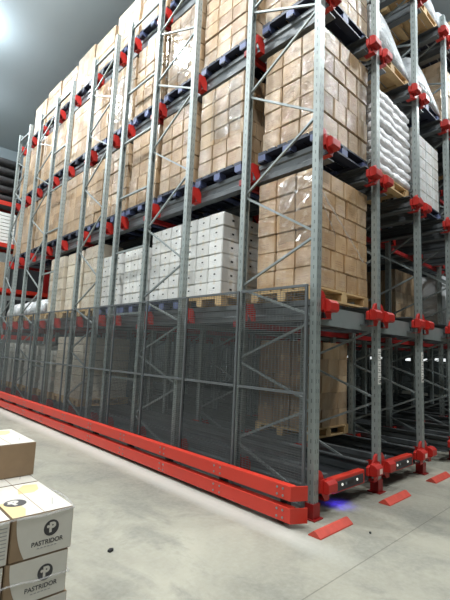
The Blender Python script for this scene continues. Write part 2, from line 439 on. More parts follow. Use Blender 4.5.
# ---------------------------------------------------------------- pallets
def pallet_meshes(lx, ly):
    deck = MB(); n = 6; w = ly / (n * 1.18)
    for k in range(n):
        y = k * (ly - w) / (n - 1); deck.box(0, lx, y, y + w, 0.122, 0.144)
    for k in range(3):
        x = k * (lx - 0.1) / 2; deck.box(x, x + 0.1, 0, ly, 0.1, 0.1215)
    run = [MB().box(0, lx, k * (ly - 0.1) / 2, k * (ly - 0.1) / 2 + 0.1, 0, 0.022).v for k in range(3)]
    blocks = [(i * (lx - 0.13) / 2, j * (ly - 0.12) / 2) for i in range(3) for j in range(3)]
    return deck, blocks
PC = {}
def pallet(x, y, z, lx, ly, mats, label, detail=True, group='pallets in the rack'):
    key = (round(lx, 2), round(ly, 2), mats, detail)
    if key not in PC:
        deck, blocks = pallet_meshes(lx, ly)
        a, b, c = (M[q] for q in mats)
        if detail:
            dm = deck.mesh('deck', a)
            rm = [MB().box(0, lx, k * (ly - 0.1) / 2, k * (ly - 0.1) / 2 + 0.1, 0, 0.022).mesh('runner', c) for k in range(3)]
            bm_ = MB().box(0, 0.13, 0, 0.12, 0.0222, 0.0998).mesh('block', b)
            PC[key] = (dm, rm, bm_, blocks)
        else:
            m = MB(); m.add(deck.v, deck.f)
            for bx, by in blocks: m.box(bx, bx + 0.13, by, by + 0.12, 0.0222, 0.0998)
            for k in range(3): yy = k * (ly - 0.1) / 2; m.box(0, lx, yy, yy + 0.1, 0, 0.022)
            PC[key] = m.mesh('pallet', a)
    if detail:
        dm, rm, bm_, blocks = PC[key]
        t = thing('pallet', label, 'pallet', (x, y, z), group)
        obj('deck', dm, t)
        for q in rm: obj('runner', q, t)
        for bx, by in blocks: obj('block', bm_, t, (bx, by, 0))
        return t
    o = obj('pallet', PC[key], None, (x, y, z)); return tag(o, label, 'pallet', group)

WOOD = ('wood', 'wood', 'wood'); BLUE = ('blue_dark', 'blue', 'blue_dark'); BLUE2 = ('blue_dark', 'blue', 'blue')

# ---------------------------------------------------------------- cartons
CAM = Vector((-3.711, -2.523, 1.6))
CC = {}
def carton_mesh(w, d, h, mat):
    key = (round(w, 3), round(d, 3), round(h, 3), mat)
    if key not in CC:
        bm = bmesh.new(); bmesh.ops.create_cube(bm, size=1.0)
        bmesh.ops.scale(bm, vec=(w, d, h), verts=bm.verts)
        bmesh.ops.translate(bm, vec=(0, 0, h / 2), verts=bm.verts)
        bmesh.ops.bevel(bm, geom=list(bm.edges), offset=0.010, segments=2, affect='EDGES')
        me = D.meshes.new('carton'); bm.to_mesh(me); bm.free(); me.materials.append(M[mat]); CC[key] = me
    return CC[key]
QUEUE = []   # brown cartons: (distance, x, y, z, w, d, h, mat, label)
def q(x0, x1, y0, y1, z, h, mat, label, hide=False):
    c = Vector(((x0 + x1) / 2, (y0 + y1) / 2, z + h / 2))
    hide = hide or (x0 > P and z > 4)
    QUEUE.append(((c - CAM).length * (4 if hide else 1), x0, x1, y0, y1, z, h, mat, label))
ROWN = ['bottom', 'second', 'third', 'fourth', 'fifth', 'sixth', 'seventh']
def load(x0, x1, y0, y1, z, rows, h, mat, desc, nL=3, nF=3, front=True, skip=0, adj='brown'):
    """outer shell of a carton stack: aisle-side column and entry-side column, bonded alternately"""
    for r in range(rows):
        zz = z + r * h; g = 0.003
        rn = ROWN[r] if r < rows - 1 else 'top'
        sx = random.uniform(-0.008, 0.008); sy = random.uniform(-0.008, 0.008)
        a0, a1, b0, b1 = x0 + sx, x1 + sx, y0 + sy, y1 + sy
        if (r + skip) % 2 == 0:
            dx = 0.40; ly = (b1 - b0) / nL
            for k in range(nL):
                n = 'corner one' if k == 0 else '%s along the aisle' % ORD[k]
                q(a0, a0 + dx, b0 + k * ly, b0 + (k + 1) * ly, zz, h, mat, '%s carton, %s row, %s, %s' % (adj, rn, n, desc))
            if front:
                lx = (a1 - a0 - dx) / nF
                for k in range(nF):
                    q(a0 + dx + k * lx, a0 + dx + (k + 1) * lx, b0, b0 + 0.31, zz, h, mat, '%s carton, %s row, %s from its corner facing entry, %s' % (adj, rn, ORD[k + 1], desc), hide='corner' not in desc)
        else:
            dy = 0.30; lx = (a1 - a0) / (nF + 1 if nF < 4 else nF)
            q(a0, a0 + lx, b0, b0 + dy, zz, h, mat, '%s carton, %s row, corner one, %s' % (adj, rn, desc))
            if front:
                for k in range(1, nF + 1 if nF < 4 else nF):
                    q(a0 + k * lx, a0 + (k + 1) * lx, b0, b0 + dy, zz, h, mat, '%s carton, %s row, %s from its corner facing entry, %s' % (adj, rn, ORD[k], desc), hide='corner' not in desc)
            n2 = max(1, nL - 1); ly = (b1 - b0 - dy) / n2
            for k in range(n2):
                q(a0, a0 + 0.38, b0 + dy + k * ly, b0 + dy + (k + 1) * ly, zz, h, mat, '%s carton, %s row, %s along the aisle, %s' % (adj, rn, ORD[k + 1], desc))

X0, X1 = 0.13, 1.27
Yload = [(0.10, 1.0), (1.36, 2.30), (2.42, 3.32), (3.46, 4.36), (4.48, 5.38), (5.50, 6.40), (6.50, 7.40), (7.50, 8.40), (8.50, 9.40), (9.52, 10.42), (10.5, 11.15)]
def lname(i): return 'corner' if i == 0 else '%s' % ORD[i]
CZ = 0.06 + 0.144      # goods above tier height
# second tier: brown corner stack
pallet(X0, 0.08, LV[1] + 0.06, 1.175, 0.98, WOOD, 'pale wooden pallet under the brown corner stack, second tier')
load(X0 + .02, 1.325, 0.10, 1.0, LV[1] + CZ, 6, 0.233, 'carton_warm', 'corner stack, second tier', 3, 3)
# third and fourth tiers: full rows of brown stacks
for L in (2, 3):
    for i, (a, b) in enumerate(Yload):
        de = 'corner stack, %s tier' % TIER[L] if i == 0 else '%s stack, %s tier' % (ORD[i], TIER[L])
        pm = BLUE if (i + L) % 3 else BLUE2
        if i == 0: pm = BLUE
        if i == 1: pm = BLUE2 if L == 2 else BLUE
        pallet(X0, a - .02, LV[L] + 0.06, 1.16, b - a + .04, pm, 'blue pallet under the %s brown stack from the entry, %s tier' % (lname(i), TIER[L]), detail=i < 6)
        rows, h = (5, 0.279) if (i + L) % 3 == 2 else (6, 0.232)
        xo = random.uniform(-0.02, 0.02) if i else 0.05 if L == 2 else 0.0
        load(X0 + .02 + xo, (X1 - .02 + xo * .5) if i else 1.33, a, b, LV[L] + CZ, rows, h, 'carton', de, 3, 3, front=i < 3, skip=i)
for i, (a, b) in enumerate(Yload[:10]):
    if i == 0: pass
    de = '%s stack, top tier' % lname(i)
    pallet(X0, a - .02, LV[4] + 0.06, 1.16, b - a + .04, BLUE, 'dark blue pallet under the %s brown stack from the entry, top tier' % lname(i), detail=i in (1, 2, 3, 4))
    load(X0 + .02, X1 - .02, a, b, LV[4] + CZ, 4 if i else 4, 0.215 if i % 2 else 0.235, 'carton', de, 3, 3, front=i < 2, skip=i)
# ground tier, second lane: brown stack seen through the entry, shade put into its colour
pallet(P + 0.12, 1.12, LV[0] + 0.06, 1.16, 1.0, WOOD, 'pale wooden pallet low down in the second lane behind the entry rails')
load(P + .14, P + 1.27, 1.14, 2.1, LV[0] + CZ, 5, 0.26, 'carton_shaded', 'second lane, ground tier', 3, 3, adj='dull brown')
# second tier deep inside: brown stack between the entry posts, shade in its colour
pallet(4 * P + 0.1, 1.6, LV[1] + 0.06, 1.16, 1.0, WOOD, 'wooden pallet under the shaded brown stack in the fifth lane', detail=False)
load(4 * P + .12, 4 * P + 1.25, 1.62, 2.55, LV[1] + CZ, 5, 0.26, 'carton_shaded', 'fifth lane, second tier', 3, 3, adj='dull brown')
# far end of the second lane, second tier: stacks added to keep the view behind the low bags dark
for i, (a, b) in enumerate(((7.3, 8.2), (8.3, 9.2), (9.3, 10.2), (10.25, 11.1))):
    pallet(P + .1, a, LV[1] + .06, 1.16, b - a, WOOD, 'shaded pallet in the second lane behind the low silvery bags, %s of four' % ORD[i], detail=False, group='shaded pallets at the far end')
    load(P + .12, P + 1.25, a + .02, b - .02, LV[1] + CZ, 5, .26, 'carton_shaded', '%s far stack, second lane, second tier' % ORD[i], 3, 3, adj='shaded brown')
# inner lanes of upper tiers: generic loads added to keep the depth dark
for L in (2, 3, 4):
    for lane in range(1, 5):
        for i, (a, b) in enumerate(Yload[:5]):
            if i == 0 and (lane <= 2 or L == 4 and lane == 2): continue
            if L == 2 and lane >= 3 and i == 0: continue
            if L == 2 and lane >= 2 and i < 3: continue
            if L == 4 and lane == 3 and i == 0: continue
            pallet(lane * P + .1, a, LV[L] + 0.06, 1.16, b - a, BLUE if (i + lane) % 2 else WOOD, 'pallet overhead in the %s lane, %s from the entry, %s tier' % (ORD[lane], ORD[i], TIER[L]), detail=False, group='pallets overhead inside the rack')
            load(lane * P + .12, lane * P + 1.25, a, b, LV[L] + CZ, 5, 0.25, 'carton_shaded', '%s stack, %s lane, %s tier' % (ORD[i], ORD[lane], TIER[L]), 3, 3, adj='shaded brown')

# place: the 300 nearest individually, the remainder as one mass
QUEUE.sort(key=lambda e: e[0])
seen = {}
mass = MB()
for n, (_, x0, x1, y0, y1, z, h, mat, label) in enumerate(QUEUE):
    g = 0.004
    if n < 300:
        me = carton_mesh(x1 - x0 - 2 * g, y1 - y0 - 2 * g, h - 0.002, mat)
        o = obj('carton', me, None, ((x0 + x1) / 2 + random.uniform(-.016, .003), (y0 + y1) / 2 + random.uniform(-.004, .004), z + 0.001))
        o.rotation_euler.z = random.uniform(-0.008, 0.008)
        tag(o, label, 'carton', 'brown cartons stacked on rack pallets')
    else:
        mass.box(x0 + g, x1 - g, y0 + g, y1 - g, z + .001, z + h - .002)
o = mass.build('stacked_cartons', M['carton_mass'])
tag(o, 'many small brown cartons filling the farther and upper rack places', 'cartons', None, 'stuff')

# ---------------------------------------------------------------- white cartons, second tier
def hand_hole(w, d, h):
    m = MB(); r = 0.02
    m.box(-w / 2 - .001, -w / 2 + .004, -0.018, 0.018, h * .55 - .010, h * .55 + .010)
    return m.mesh('hand_hole', M['hole'])
def hand_hole_f(w, d, h):
    return MB().box(-0.022, 0.022, -d / 2 - .001, -d / 2 + .004, h * .5 - .014, h * .5 + .014).mesh('hand_hole', M['hole'])
WH = {}
def white_box(x0, x1, y0, y1, z, h, label):
    w, d = x1 - x0 - .006, y1 - y0 - .006
    key = (round(w, 3), round(d, 3), h)
    if key not in WH: WH[key] = (hand_hole(w, d, h), hand_hole_f(w, d, h))
    o = obj('white_carton', carton_mesh(w, d, h - .003, 'carton_white'), None, ((x0 + x1) / 2 + random.uniform(-.006, .006), (y0 + y1) / 2 + random.uniform(-.005, .005), z + .001))
    o.rotation_euler.z = random.uniform(-0.02, 0.02)
    tag(o, label, 'carton', 'white cartons on the second tier')
    for hh in WH[key]: obj('hand_hole', hh, o)
for i, (a, b, rows, pm) in enumerate([(1.64, 2.50, 6, WOOD), (2.60, 3.42, 6, BLUE2), (3.60, 4.30, 5, BLUE2), (4.42, 5.14, 5, BLUE2)]):
    pallet(X0 - .02, a - .04, LV[1] + 0.06, 1.16, b - a + .06, pm, '%s pallet under the %s white stack from the entry, second tier' % ('pale wooden' if i == 0 else 'blue', ORD[i]))
    for r in range(rows):
        z = LV[1] + CZ + r * 0.201
        n = 3; ly = (b - a) / n
        for k in range(n):
            white_box(X0, X0 + .4, a + k * ly, a + (k + 1) * ly, z, 0.2, 'white carton with dark hand hole, %s row, %s along the aisle, %s white stack' % (ROWN[r] if r < rows - 1 else 'top', ORD[k], ORD[i]))
        if i in (0, 2):
            for k in range(2):
                white_box(X0 + .4 + k * .37, X0 + .4 + (k + 1) * .37, a, a + ly, z, 0.2, 'white carton, %s row, %s in from the aisle on entry face, %s white stack' % (ROWN[r] if r < rows - 1 else 'top', ORD[k + 1], ORD[i]))

# pale film-wrapped stacks beyond them
for i, (a, b) in enumerate([(5.30, 6.05), (6.2, 7.0), (7.15, 7.95)]):
    pallet(X0 - .02, a - .03, LV[1] + 0.06, 1.16, b - a + .06, WOOD, 'pale wooden pallet under the %s beige stack beyond white cartons' % ORD[i], detail=False)
    for r in range(5):
        for k in range(2):
            ly = (b - a) / 2; z = LV[1] + CZ + r * 0.268
            o = obj('beige_carton', carton_mesh(.5, ly - .006, .265, 'carton_pale'), None, (X0 + .27 + (0.03 if i == 1 else 0), a + (k + .5) * ly, z + .001))
            tag(o, 'beige film-wrapped carton, %s row, %s along the aisle, %s beige stack' % (ROWN[r] if r < 4 else 'top', ORD[k], ORD[i]), 'carton', 'beige wrapped cartons on the second tier')

# ---------------------------------------------------------------- soft goods
def lump(name, x0, x1, y0, y1, z0, h, mat, fall=0.0, seed=0, n=14, sq=4.0, wr=0.02):
    """bulging wrapped bundle: flat bottom, rounded shoulders, the top falling towards +x by fall"""
    rnd = random.Random(seed); m = MB(); vs = []; fs = []
    nx = ny = n
    ph = [rnd.uniform(0, 6) for _ in range(6)]
    def prof(u): return max(0.0, 1 - abs(2 * u - 1) ** sq) ** (1 / sq)
    for i in range(nx + 1):
        for j in range(ny + 1):
            u, v = i / nx, j / ny
            uu = .5 - .5 * math.cos(PI * u); vv = .5 - .5 * math.cos(PI * v)
            t = prof(uu) * prof(vv)
            w = wr * (math.sin(9 * uu + ph[0] + 5 * vv) + .6 * math.sin(17 * vv + ph[1] + 4 * uu) + .4 * math.sin(31 * uu + ph[2]))
            zz = z0 + (h - fall * uu ** 1.6) * t + (w * t if 0 < t else 0)
            vs.append((x0 + (x1 - x0) * uu, y0 + (y1 - y0) * vv, max(z0, zz)))
    off = len(vs)
    for i in range(nx):
        for j in range(ny):
            k = i * (ny + 1) + j; fs.append((k, k + ny + 1, k + ny + 2, k + 1))
    rim = [i * (ny + 1) for i in range(nx + 1)] + [nx * (ny + 1) + j for j in range(1, ny + 1)] + [i * (ny + 1) + ny for i in range(nx - 1, -1, -1)] + [j for j in range(ny - 1, 0, -1)]
    m.add(vs, fs + [tuple(rim)])
    return m.build(name, M[mat], smooth=True)

def pillow(x0, x1, y0, y1, z0, h, mat, seed):
    rnd = random.Random(seed); m = MB(); n = 16; vs = []; fs = []
    ph = [rnd.uniform(0, 6) for _ in range(5)]
    for side in (0, 1):
        for i in range(n + 1):
            for j in range(n + 1):
                u = .5 - .5 * math.cos(PI * i / n); v = .5 - .5 * math.cos(PI * j / n)
                t = .45 + .55 * (max(0, 1 - abs(2 * u - 1) ** 12) * max(0, 1 - abs(2 * v - 1) ** 12)) ** .4
                w = .003 * math.sin(12 * u + ph[0]) + .003 * math.sin(10 * v + ph[1] + 6 * u) - .004
                mid = z0 + h * .5 + .004 * math.sin(6 * u + ph[2])
                vs.append((x0 + (x1 - x0) * u, y0 + (y1 - y0) * v + .007 * math.sin(13 * u + ph[3]) * (1 - v) + .004 * math.sin(31 * u + ph[4]) * (1 - v), mid + (1 if side else -1) * (h * .5 + w) * t))
    N = (n + 1) ** 2
    for s in (0, 1):
        for i in range(n):
            for j in range(n):
                k = s * N + i * (n + 1) + j; fs.append((k, k + n + 1, k + n + 2, k + 1))
    rim = [i * (n + 1) for i in range(n + 1)] + [n * (n + 1) + j for j in range(1, n + 1)] + [i * (n + 1) + n for i in range(n - 1, -1, -1)] + [j for j in range(n - 1, 0, -1)]
    for a, b in zip(rim, rim[1:] + rim[:1]): fs.append((a, b, b + N, a + N))
    m.add(vs, fs)
    return m.build('sack', M[mat], smooth=True)
# white sacks, second lane third tier
pallet(P + .1, 0.08, LV[2] + .06, 1.16, 1.0, WOOD, 'pale wooden pallet under the white sacks, third tier')
for r in range(9):
    for k in range(2):
        a = P + .08 + k * .6 + random.uniform(-.006, .006)
        o = pillow(a, a + .60, 0.06 + random.uniform(-.02, .02), 1.0, LV[2] + CZ + .006 + r * .138, .134, 'sack', r * 2 + k)
        tag(o, 'white plastic sack, %s layer of the sack pile, on its %s side' % (ROWN[r] if r < 7 else ('eighth' if r == 7 else 'top'), 'aisle' if k == 0 else 'inner'), 'sack', 'white sacks on a third tier pallet')
# white wrapped boxes, third lane third tier
pallet(2 * P + .1, 0.08, LV[2] + .06, 1.16, 1.0, BLUE, 'dark blue pallet under the white wrapped boxes in third lane')
for r in range(6):
    for k in range(4):
        o = obj('white_carton', carton_mesh(.283, .32, .193, 'carton_white_red'), None, (2 * P + .24 + k * .287, .26, LV[2] + CZ + r * .195 + .001))
        tag(o, 'white carton with red print in third lane, %s row, %s from its aisle side' % (ROWN[r] if r < 5 else 'top', ORD[k]), 'carton', 'white printed cartons in the third lane')
# film wrapped bundles on the fourth and top tiers
for (lane, L, h, fall, dsc, pm) in [(1, 3, 1.0, .78, 'second lane, fourth tier', WOOD), (2, 3, .85, .62, 'third lane, fourth tier', BLUE), (2, 4, .75, .35, 'third lane, top tier', WOOD), (3, 4, .7, .2, 'fourth lane, top tier', BLUE)]:
    pallet(lane * P + .1, 0.06, LV[L] + .06, 1.16, 1.0, pm, '%s pallet under the grey wrapped bundle, %s' % ('pale wooden' if pm is WOOD else 'dark blue', dsc))
    o = lump('wrapped_bundle', lane * P + .1, lane * P + 1.28, .05, 1.05, LV[L] + CZ + .001, h, 'film_grey', fall, lane * 7 + L)
    tag(o, 'grey white bundle bulging under clear film, %s' % dsc, 'wrapped bundle', 'film wrapped bundles at the rack entry')
# grey wrapped stack deep inside second tier
pallet(5 * P + .1, 1.0, LV[1] + .06, 1.16, 1.0, WOOD, 'wooden pallet under the grey wrapped stack deep in sixth lane', detail=False)
o = lump('wrapped_bundle', 5 * P + .1, 5 * P + 1.27, 1.0, 2.0, LV[1] + CZ + .001, 1.35, 'film_grey', .1, 77, sq=9)
tag(o, 'tall grey film wrapped stack deep in the sixth lane, second tier', 'wrapped bundle')
# far end of the second tier: low white bags
for i, (a, b) in enumerate([(8.25, 9.2), (9.3, 10.2), (10.25, 11.1)]):
    pallet(X0, a, LV[1] + .06, 1.16, b - a, WOOD, 'wooden pallet under the %s low white bag bundle at far end' % ORD[i], detail=False)
    o = lump('wrapped_bundle', X0, X0 + 1.1, a, b, LV[1] + CZ + .001, .42, 'film_grey', .1, 30 + i)
    tag(o, 'low silvery bag bundle near rack far end, second tier, %s from the entry' % ORD[i], 'wrapped bundle', 'low silvery bundles at the far end')
# ground tier behind the mesh: stacks of wrapped sheets
for i, (a, b, h, mt) in enumerate([(5.75, 6.3, 1.28, 'carton_pale'), (6.45, 7.1, 1.28, 'carton_pale'), (7.3, 8.05, 0.95, 'film_pale'), (8.3, 9.2, 1.05, 'film_pale'), (9.4, 10.1, 1.1, 'film_pale'), (10.25, 11.0, 1.1, 'film_pale')]):
    pallet(X0, a, LV[0] + .06, 1.16, b - a, WOOD, 'wooden pallet behind the mesh, ground tier, under the %s wrapped stack' % ORD[i], detail=False)
    t = thing('wrapped_stack', 'pale wrapped stack behind the mesh, ground tier, %s counted from the corner' % ORD[i], 'wrapped stack', (X0, a, LV[0] + CZ + .001), 'pale wrapped stacks behind the mesh')
    nlay = 8
    for r in range(nlay):
        MB().box(.02 + random.uniform(-.01, .01), 1.1, random.uniform(0, .02), b - a - random.uniform(0, .02), r * h / nlay + .002, (r + 1) * h / nlay - .008).build('layer', M[mt], t, bevel=.006)

# twisted stretch film strands
def strand(pts, r, label):
    m = MB(); n = 14; out = []
    for i in range(len(pts) - 1):
        for k in range(n):
            t = k / n; a = Vector(pts[i]); b = Vector(pts[i + 1])
            out.append(a.lerp(b, t) + Vector((0, -.006 * abs(math.sin(k * 1.7)), .008 * math.sin(k * 2.3))))
    out.append(Vector(pts[-1]))
    m.tube(out, [r * (0.75 + .4 * abs(math.sin(k * 1.3))) for k in range(len(out))], 6)
    o = m.build('film_strand', M['film'], smooth=True); return tag(o, label, 'stretch film', 'twisted strands of stretch film')
strand([(0.20, 0.07, 3.48), (1.17, 0.075, 2.83)], .011, 'twisted clear film strand running down across the corner stack entry face')
strand([(0.17, 0.075, 3.42), (0.5, 0.072, 3.02)], .006, 'thin film strand beside the thicker one on corner stack')

def sheet_mat():
    m = D.materials.new('clear_film_sheet'); m.use_nodes = True; n = m.node_tree.nodes; l = m.node_tree.links
    n.remove(n['Principled BSDF']); a = n.new('ShaderNodeBsdfTransparent'); b = n.new('ShaderNodeBsdfGlossy'); x = n.new('ShaderNodeMixShader')
    b.inputs['Roughness'].default_value = .12; x.inputs[0].default_value = .24
    l.new(a.outputs[0], x.inputs[1]); l.new(b.outputs[0], x.inputs[2]); l.new(x.outputs[0], n['Material Output'].inputs[0]); return m
M['sheet'] = sheet_mat()
def film_sheet(x, y0, y1, z0, z1, amp, seed, label):
    rnd = random.Random(seed); ny = int((y1 - y0) / .022); nz = int((z1 - z0) / .022); m = MB(); vs = []; fs = []
    ws = [(rnd.uniform(4, 22), rnd.uniform(-26, 26), rnd.uniform(0, 6), rnd.uniform(.3, 1)) for _ in range(9)]
    for i in range(ny + 1):
        for k in range(nz + 1):
            y = y0 + (y1 - y0) * i / ny; z = z0 + (z1 - z0) * k / nz
            d = sum(c / (1 + .12 * math.hypot(a, b)) * (1 - abs(math.sin(a * y + b * z + p + .5 * math.sin(5 * y - 4 * z)))) ** 2 for a, b, p, c in ws)
            vs.append((x - amp * d, y, z + .015 * math.sin(17 * y) * (1 if k in (0, nz) else 0)))
    for i in range(ny):
        for k in range(nz):
            q0 = i * (nz + 1) + k; fs.append((q0, q0 + 1, q0 + nz + 2, q0 + nz + 1))
    m.add(vs, fs); o = m.build('film_sheet', M['sheet'], smooth=True); tag(o, label, 'stretch film', 'loose clear film sheets on the cartons')
film_sheet(X0 - .005, 2.40, 3.34, LV[3] + .28, LV[3] + 1.5, .007, 3, 'shining loose film sheet over the third brown stack, fourth tier')
film_sheet(X0 - .005, 4.46, 5.40, LV[3] + .15, LV[3] + 1.35, .007, 5, 'shining loose film sheet over the fifth brown stack, fourth tier')
film_sheet(X0 - .005, 6.48, 7.42, LV[4] + .15, LV[4] + 1.1, .010, 8, 'shining loose film sheet over a top tier stack halfway along the aisle')
film_sheet(X0 - .002, 0.10, 0.62, LV[1] + .75, LV[1] + 1.55, .018, 11, 'crinkled film sheet on aisle side of the corner stack, second tier')
film_sheet(X0 - .005, 1.38, 2.0, LV[2] + .7, LV[2] + 1.5, .010, 14, 'crinkled film sheet on the second brown stack, third tier')

# ---------------------------------------------------------------- shuttles at the lane entries
def shuttle():
    t = thing('pallet_shuttle', 'red fronted pallet shuttle between rails of the first lane, shining blue on floor', 'pallet shuttle', (0.34, -0.03, 0), 'pallet shuttles at the lane entries')
    w = P - 0.68
    MB().box(0, w, 0.005, 0.09, .165, .318).build('bumper', M['red'], t, bevel=.008)
    MB().box(0, w, 0.092, 0.80, .175, .235).build('body', M['dark'], t, bevel=.008)
    MB().box(0.05, w - 0.05, -0.008, 0.004, .185, .285).build('front_panel', M['dark'], t, bevel=.003)
    for k in (.16, .24, w - .2):
        MB().disc((k, -.011, .245), .014, .006, 'y', 14).build('lamp', M['led_white'] if k != .24 else M['steel'], t)
    MB().box(.29, .40, -.012, -.0085, .225, .262).build('panel_window', M['black'], t)
    for yy in (.12, .78):
        for xx in (-.045, w + .001): MB().disc((xx + .022, yy, .222), .044, .034, 'x', 16).build('wheel', M['black'], t)
    return t
sh = shuttle()
dup(sh, (0.34 + P, -0.03, 0), 'red fronted pallet shuttle with dark panel between rails of the second lane')
bl = MB().disc((0.25, 0.06, .172), .03, .006, 'z', 14).build('floor_light', M['led_blue'], sh); bl['label'] = 'blue safety light'
ld = D.lights.new('shuttle_blue_light', 'SPOT'); ld.energy = 14.0; ld.color = (0.08, 0.05, 1.0); ld.spot_size = math.radians(120); ld.spot_blend = .8; ld.shadow_soft_size = .02
lo = D.objects.new('shuttle_blue_light', ld); COL.objects.link(lo); lo.parent = sh; lo.location = (.25, .06, .165)

# ---------------------------------------------------------------- rack behind the far end
FY = 13.6
def far_rack():
    t = thing('storage_rack', 'red beamed storage rack standing behind the far end against back wall', 'storage rack', (0, FY, 0))
    for x in (-2.2, 0.95, 3.9):
        for y in (0, 1.0):
            MB().box(x - .045, x + .045, y - .045, y + .045, 0, 8.3).build('post', M['steel'], t)
    for z in (1.75, 3.4, 5.02, 6.55):
        for y in (0, 1.0):
            MB().box(-2.15, 3.85, y - .03, y + .03, z, z + .15).build('beam', M['red'], t)
        MB().box(-2.15, 3.85, .05, .95, z + .10, z + .14).build('shelf', M['steel_dark'], t)
    return t
far_rack()
for k in range(5):
    m = MB(); m.tube([(-2.0, FY + .5, 0), (0.85, FY + .5, 0)], .17, 20)
    m.v = [(x, FY + .5 + (y - FY - .5) * 2.2, 6.70 + z + .171 + k * .345) for x, y, z in m.v]
    o = m.build('film_roll', M['roll'], smooth=True); tag(o, 'dark grey wrapped roll on the far storage rack, %s of five from below' % ORD[k], 'roll', 'dark rolls on the far storage rack')
for k in range(9):
    o = MB().box(-1.2, 0.80, FY + .05, FY + .95, 5.162 + k * .128, 5.162 + k * .128 + .105).build('white_crate', M['white']); tag(o, 'flat white crate on the far storage rack, %s of nine from below' % ORD[k], 'crate', 'white crates on the far storage rack')
for k, (x, z, w_, h_, mt, nm) in enumerate(((1.5, 3.542, .9, 1.25, 'dark', 'dark grey'), (2.6, 3.542, 1.1, 1.3, 'red_deep', 'dark red'), (1.55, 1.892, 1.0, 1.3, 'dark', 'dark grey'), (2.7, 1.892, 1.1, 1.2, 'dark', 'dark grey'), (1.6, 5.162, 1.0, 1.2, 'dark', 'dark grey'), (2.75, 5.162, 1.1, 1.2, 'dark', 'dark grey'), (1.6, 0.0, 1.0, 1.4, 'dark', 'dark grey'), (2.8, 0.0, 1.1, 1.4, 'dark', 'dark grey'))):
    o = MB().box(x - w_ / 2, x + w_ / 2, FY + .08, FY + .92, z + .001, z + h_).build('dark_filler', M[mt], bevel=.01)  # dark blocks added so the gap behind the far end stays dark
    tag(o, '%s storage crate on the far rack, %s bay crate, %s' % (nm, 'inner' if x > 2 else 'outer', {0.0: 'on the floor', 1.892: 'first shelf up', 3.542: 'second shelf up', 5.162: 'third shelf up'}[z]), 'crate', 'added dark blocks on the far storage rack')
for z, c in ((3.542, 'carton'), (1.892, 'carton_pale')):
    o = obj('carton', carton_mesh(1.3, .8, .95, c), None, (0.05, FY + .5, z)); tag(o, 'large %s carton on the far storage rack, %s shelf up' % ('brown' if c == 'carton' else 'beige', 'second' if z > 3 else 'first'), 'carton')

# ---------------------------------------------------------------- foreground stack of printed cartons
BW, BD, BH = 0.305, 0.512, 0.205
FXR, FYF, FZ = -2.659, -0.317, 0.140
def text_mesh(s, size, bold=0.0):
    cu = D.curves.new('t', 'FONT'); cu.body = s; cu.size = size; cu.align_x = 'CENTER'; cu.align_y = 'CENTER'; cu.extrude = .0004; cu.offset = bold
    o = D.objects.new('t', cu); COL.objects.link(o); bpy.context.view_layer.update()
    me = D.meshes.new_from_object(o.evaluated_get(bpy.context.evaluated_depsgraph_get())); D.objects.remove(o); D.curves.remove(cu)
    return me
LET = text_mesh('PASTRIDOR', .0300, .0006); LET.materials.clear(); LET.materials.append(M['ink'])
PM = text_mesh('P', .062, .003); PM.materials.clear(); PM.materials.append(M['white_paper'])
FPM = MB().disc((0, 0, 0), .038, .0008, 'z', 32).mesh('logo_disc', M['ink'])
EYE = MB().disc((-.017, .008, 0), .007, .0008, 'z', 14).mesh('logo_dot', M['white_paper'])
SUB = MB()
for k in range(6): SUB.box(-.05 + k * .017, -.05 + k * .017 + .012, -.0022, .0022, -.0004, .0004)
SUB = SUB.mesh('small_print', M['ink_soft'])
def wave(n=14):   # printed white area with a curved left edge
    pts = [(BW / 2 - .004, -BH / 2 + .004), (BW / 2 - .004, BH / 2 - .004), (-BW * .43, BH / 2 - .004)]
    for k in range(n + 1):
        t = k / n; pts.append((-BW * (.428 - .16 * t ** 2.2), BH / 2 - .004 - t * (BH - .008)))
    return pts
FW = MB().prism(wave(), -.0003, .0003).mesh('white_print', M['white_paper'])
tw = [(-BW / 2 + .004, -BD / 2 + .004), (BW / 2 - .004, -BD / 2 + .004), (BW / 2 - .004, BD / 2 - .004), (-BW / 2 + .004, BD / 2 - .004)]
TWM = MB().prism(tw, -.0003, .0003).mesh('white_print', M['white_paper'])
tp = [(-.02, .03), (.06, .02), (.10, .06), (.12, .15), (.05, .17), (0.0, .11)]
TPM = MB().prism([(x, y + .05) for x, y in tp], -.0004, .0004).mesh('tan_patch', M['tan_print'])
TPM2 = MB().prism([(-.15, -.25), (-.09, -.25), (-.06, -.16), (-.07, -.06), (-.12, -.02), (-.15, -.02)], -.0004, .0004).mesh('tan_patch', M['tan_print'])
SEAM = MB().box(-.0015, .0015, -BD / 2 + .006, BD / 2 - .006, -.0004, .0004).mesh('flap_seam', M['kraft'])
GRID = MB()
for k in range(9): GRID.box(-.10, .14, -.07 + k * .017, -.07 + k * .017 + .004, -.0004, .0004)
GRID = GRID.mesh('text_lines', M['ink_soft'])
def body_mesh():
    bm = bmesh.new(); bmesh.ops.create_cube(bm, size=1.0); bmesh.ops.scale(bm, vec=(BW, BD, BH), verts=bm.verts); bmesh.ops.translate(bm, vec=(0, 0, BH / 2), verts=bm.verts)
    bmesh.ops.bevel(bm, geom=list(bm.edges), offset=.004, segments=2, affect='EDGES')
    me = D.meshes.new('body'); bm.to_mesh(me); bm.free(); me.materials.append(M['kraft']); return me
BODY = body_mesh()
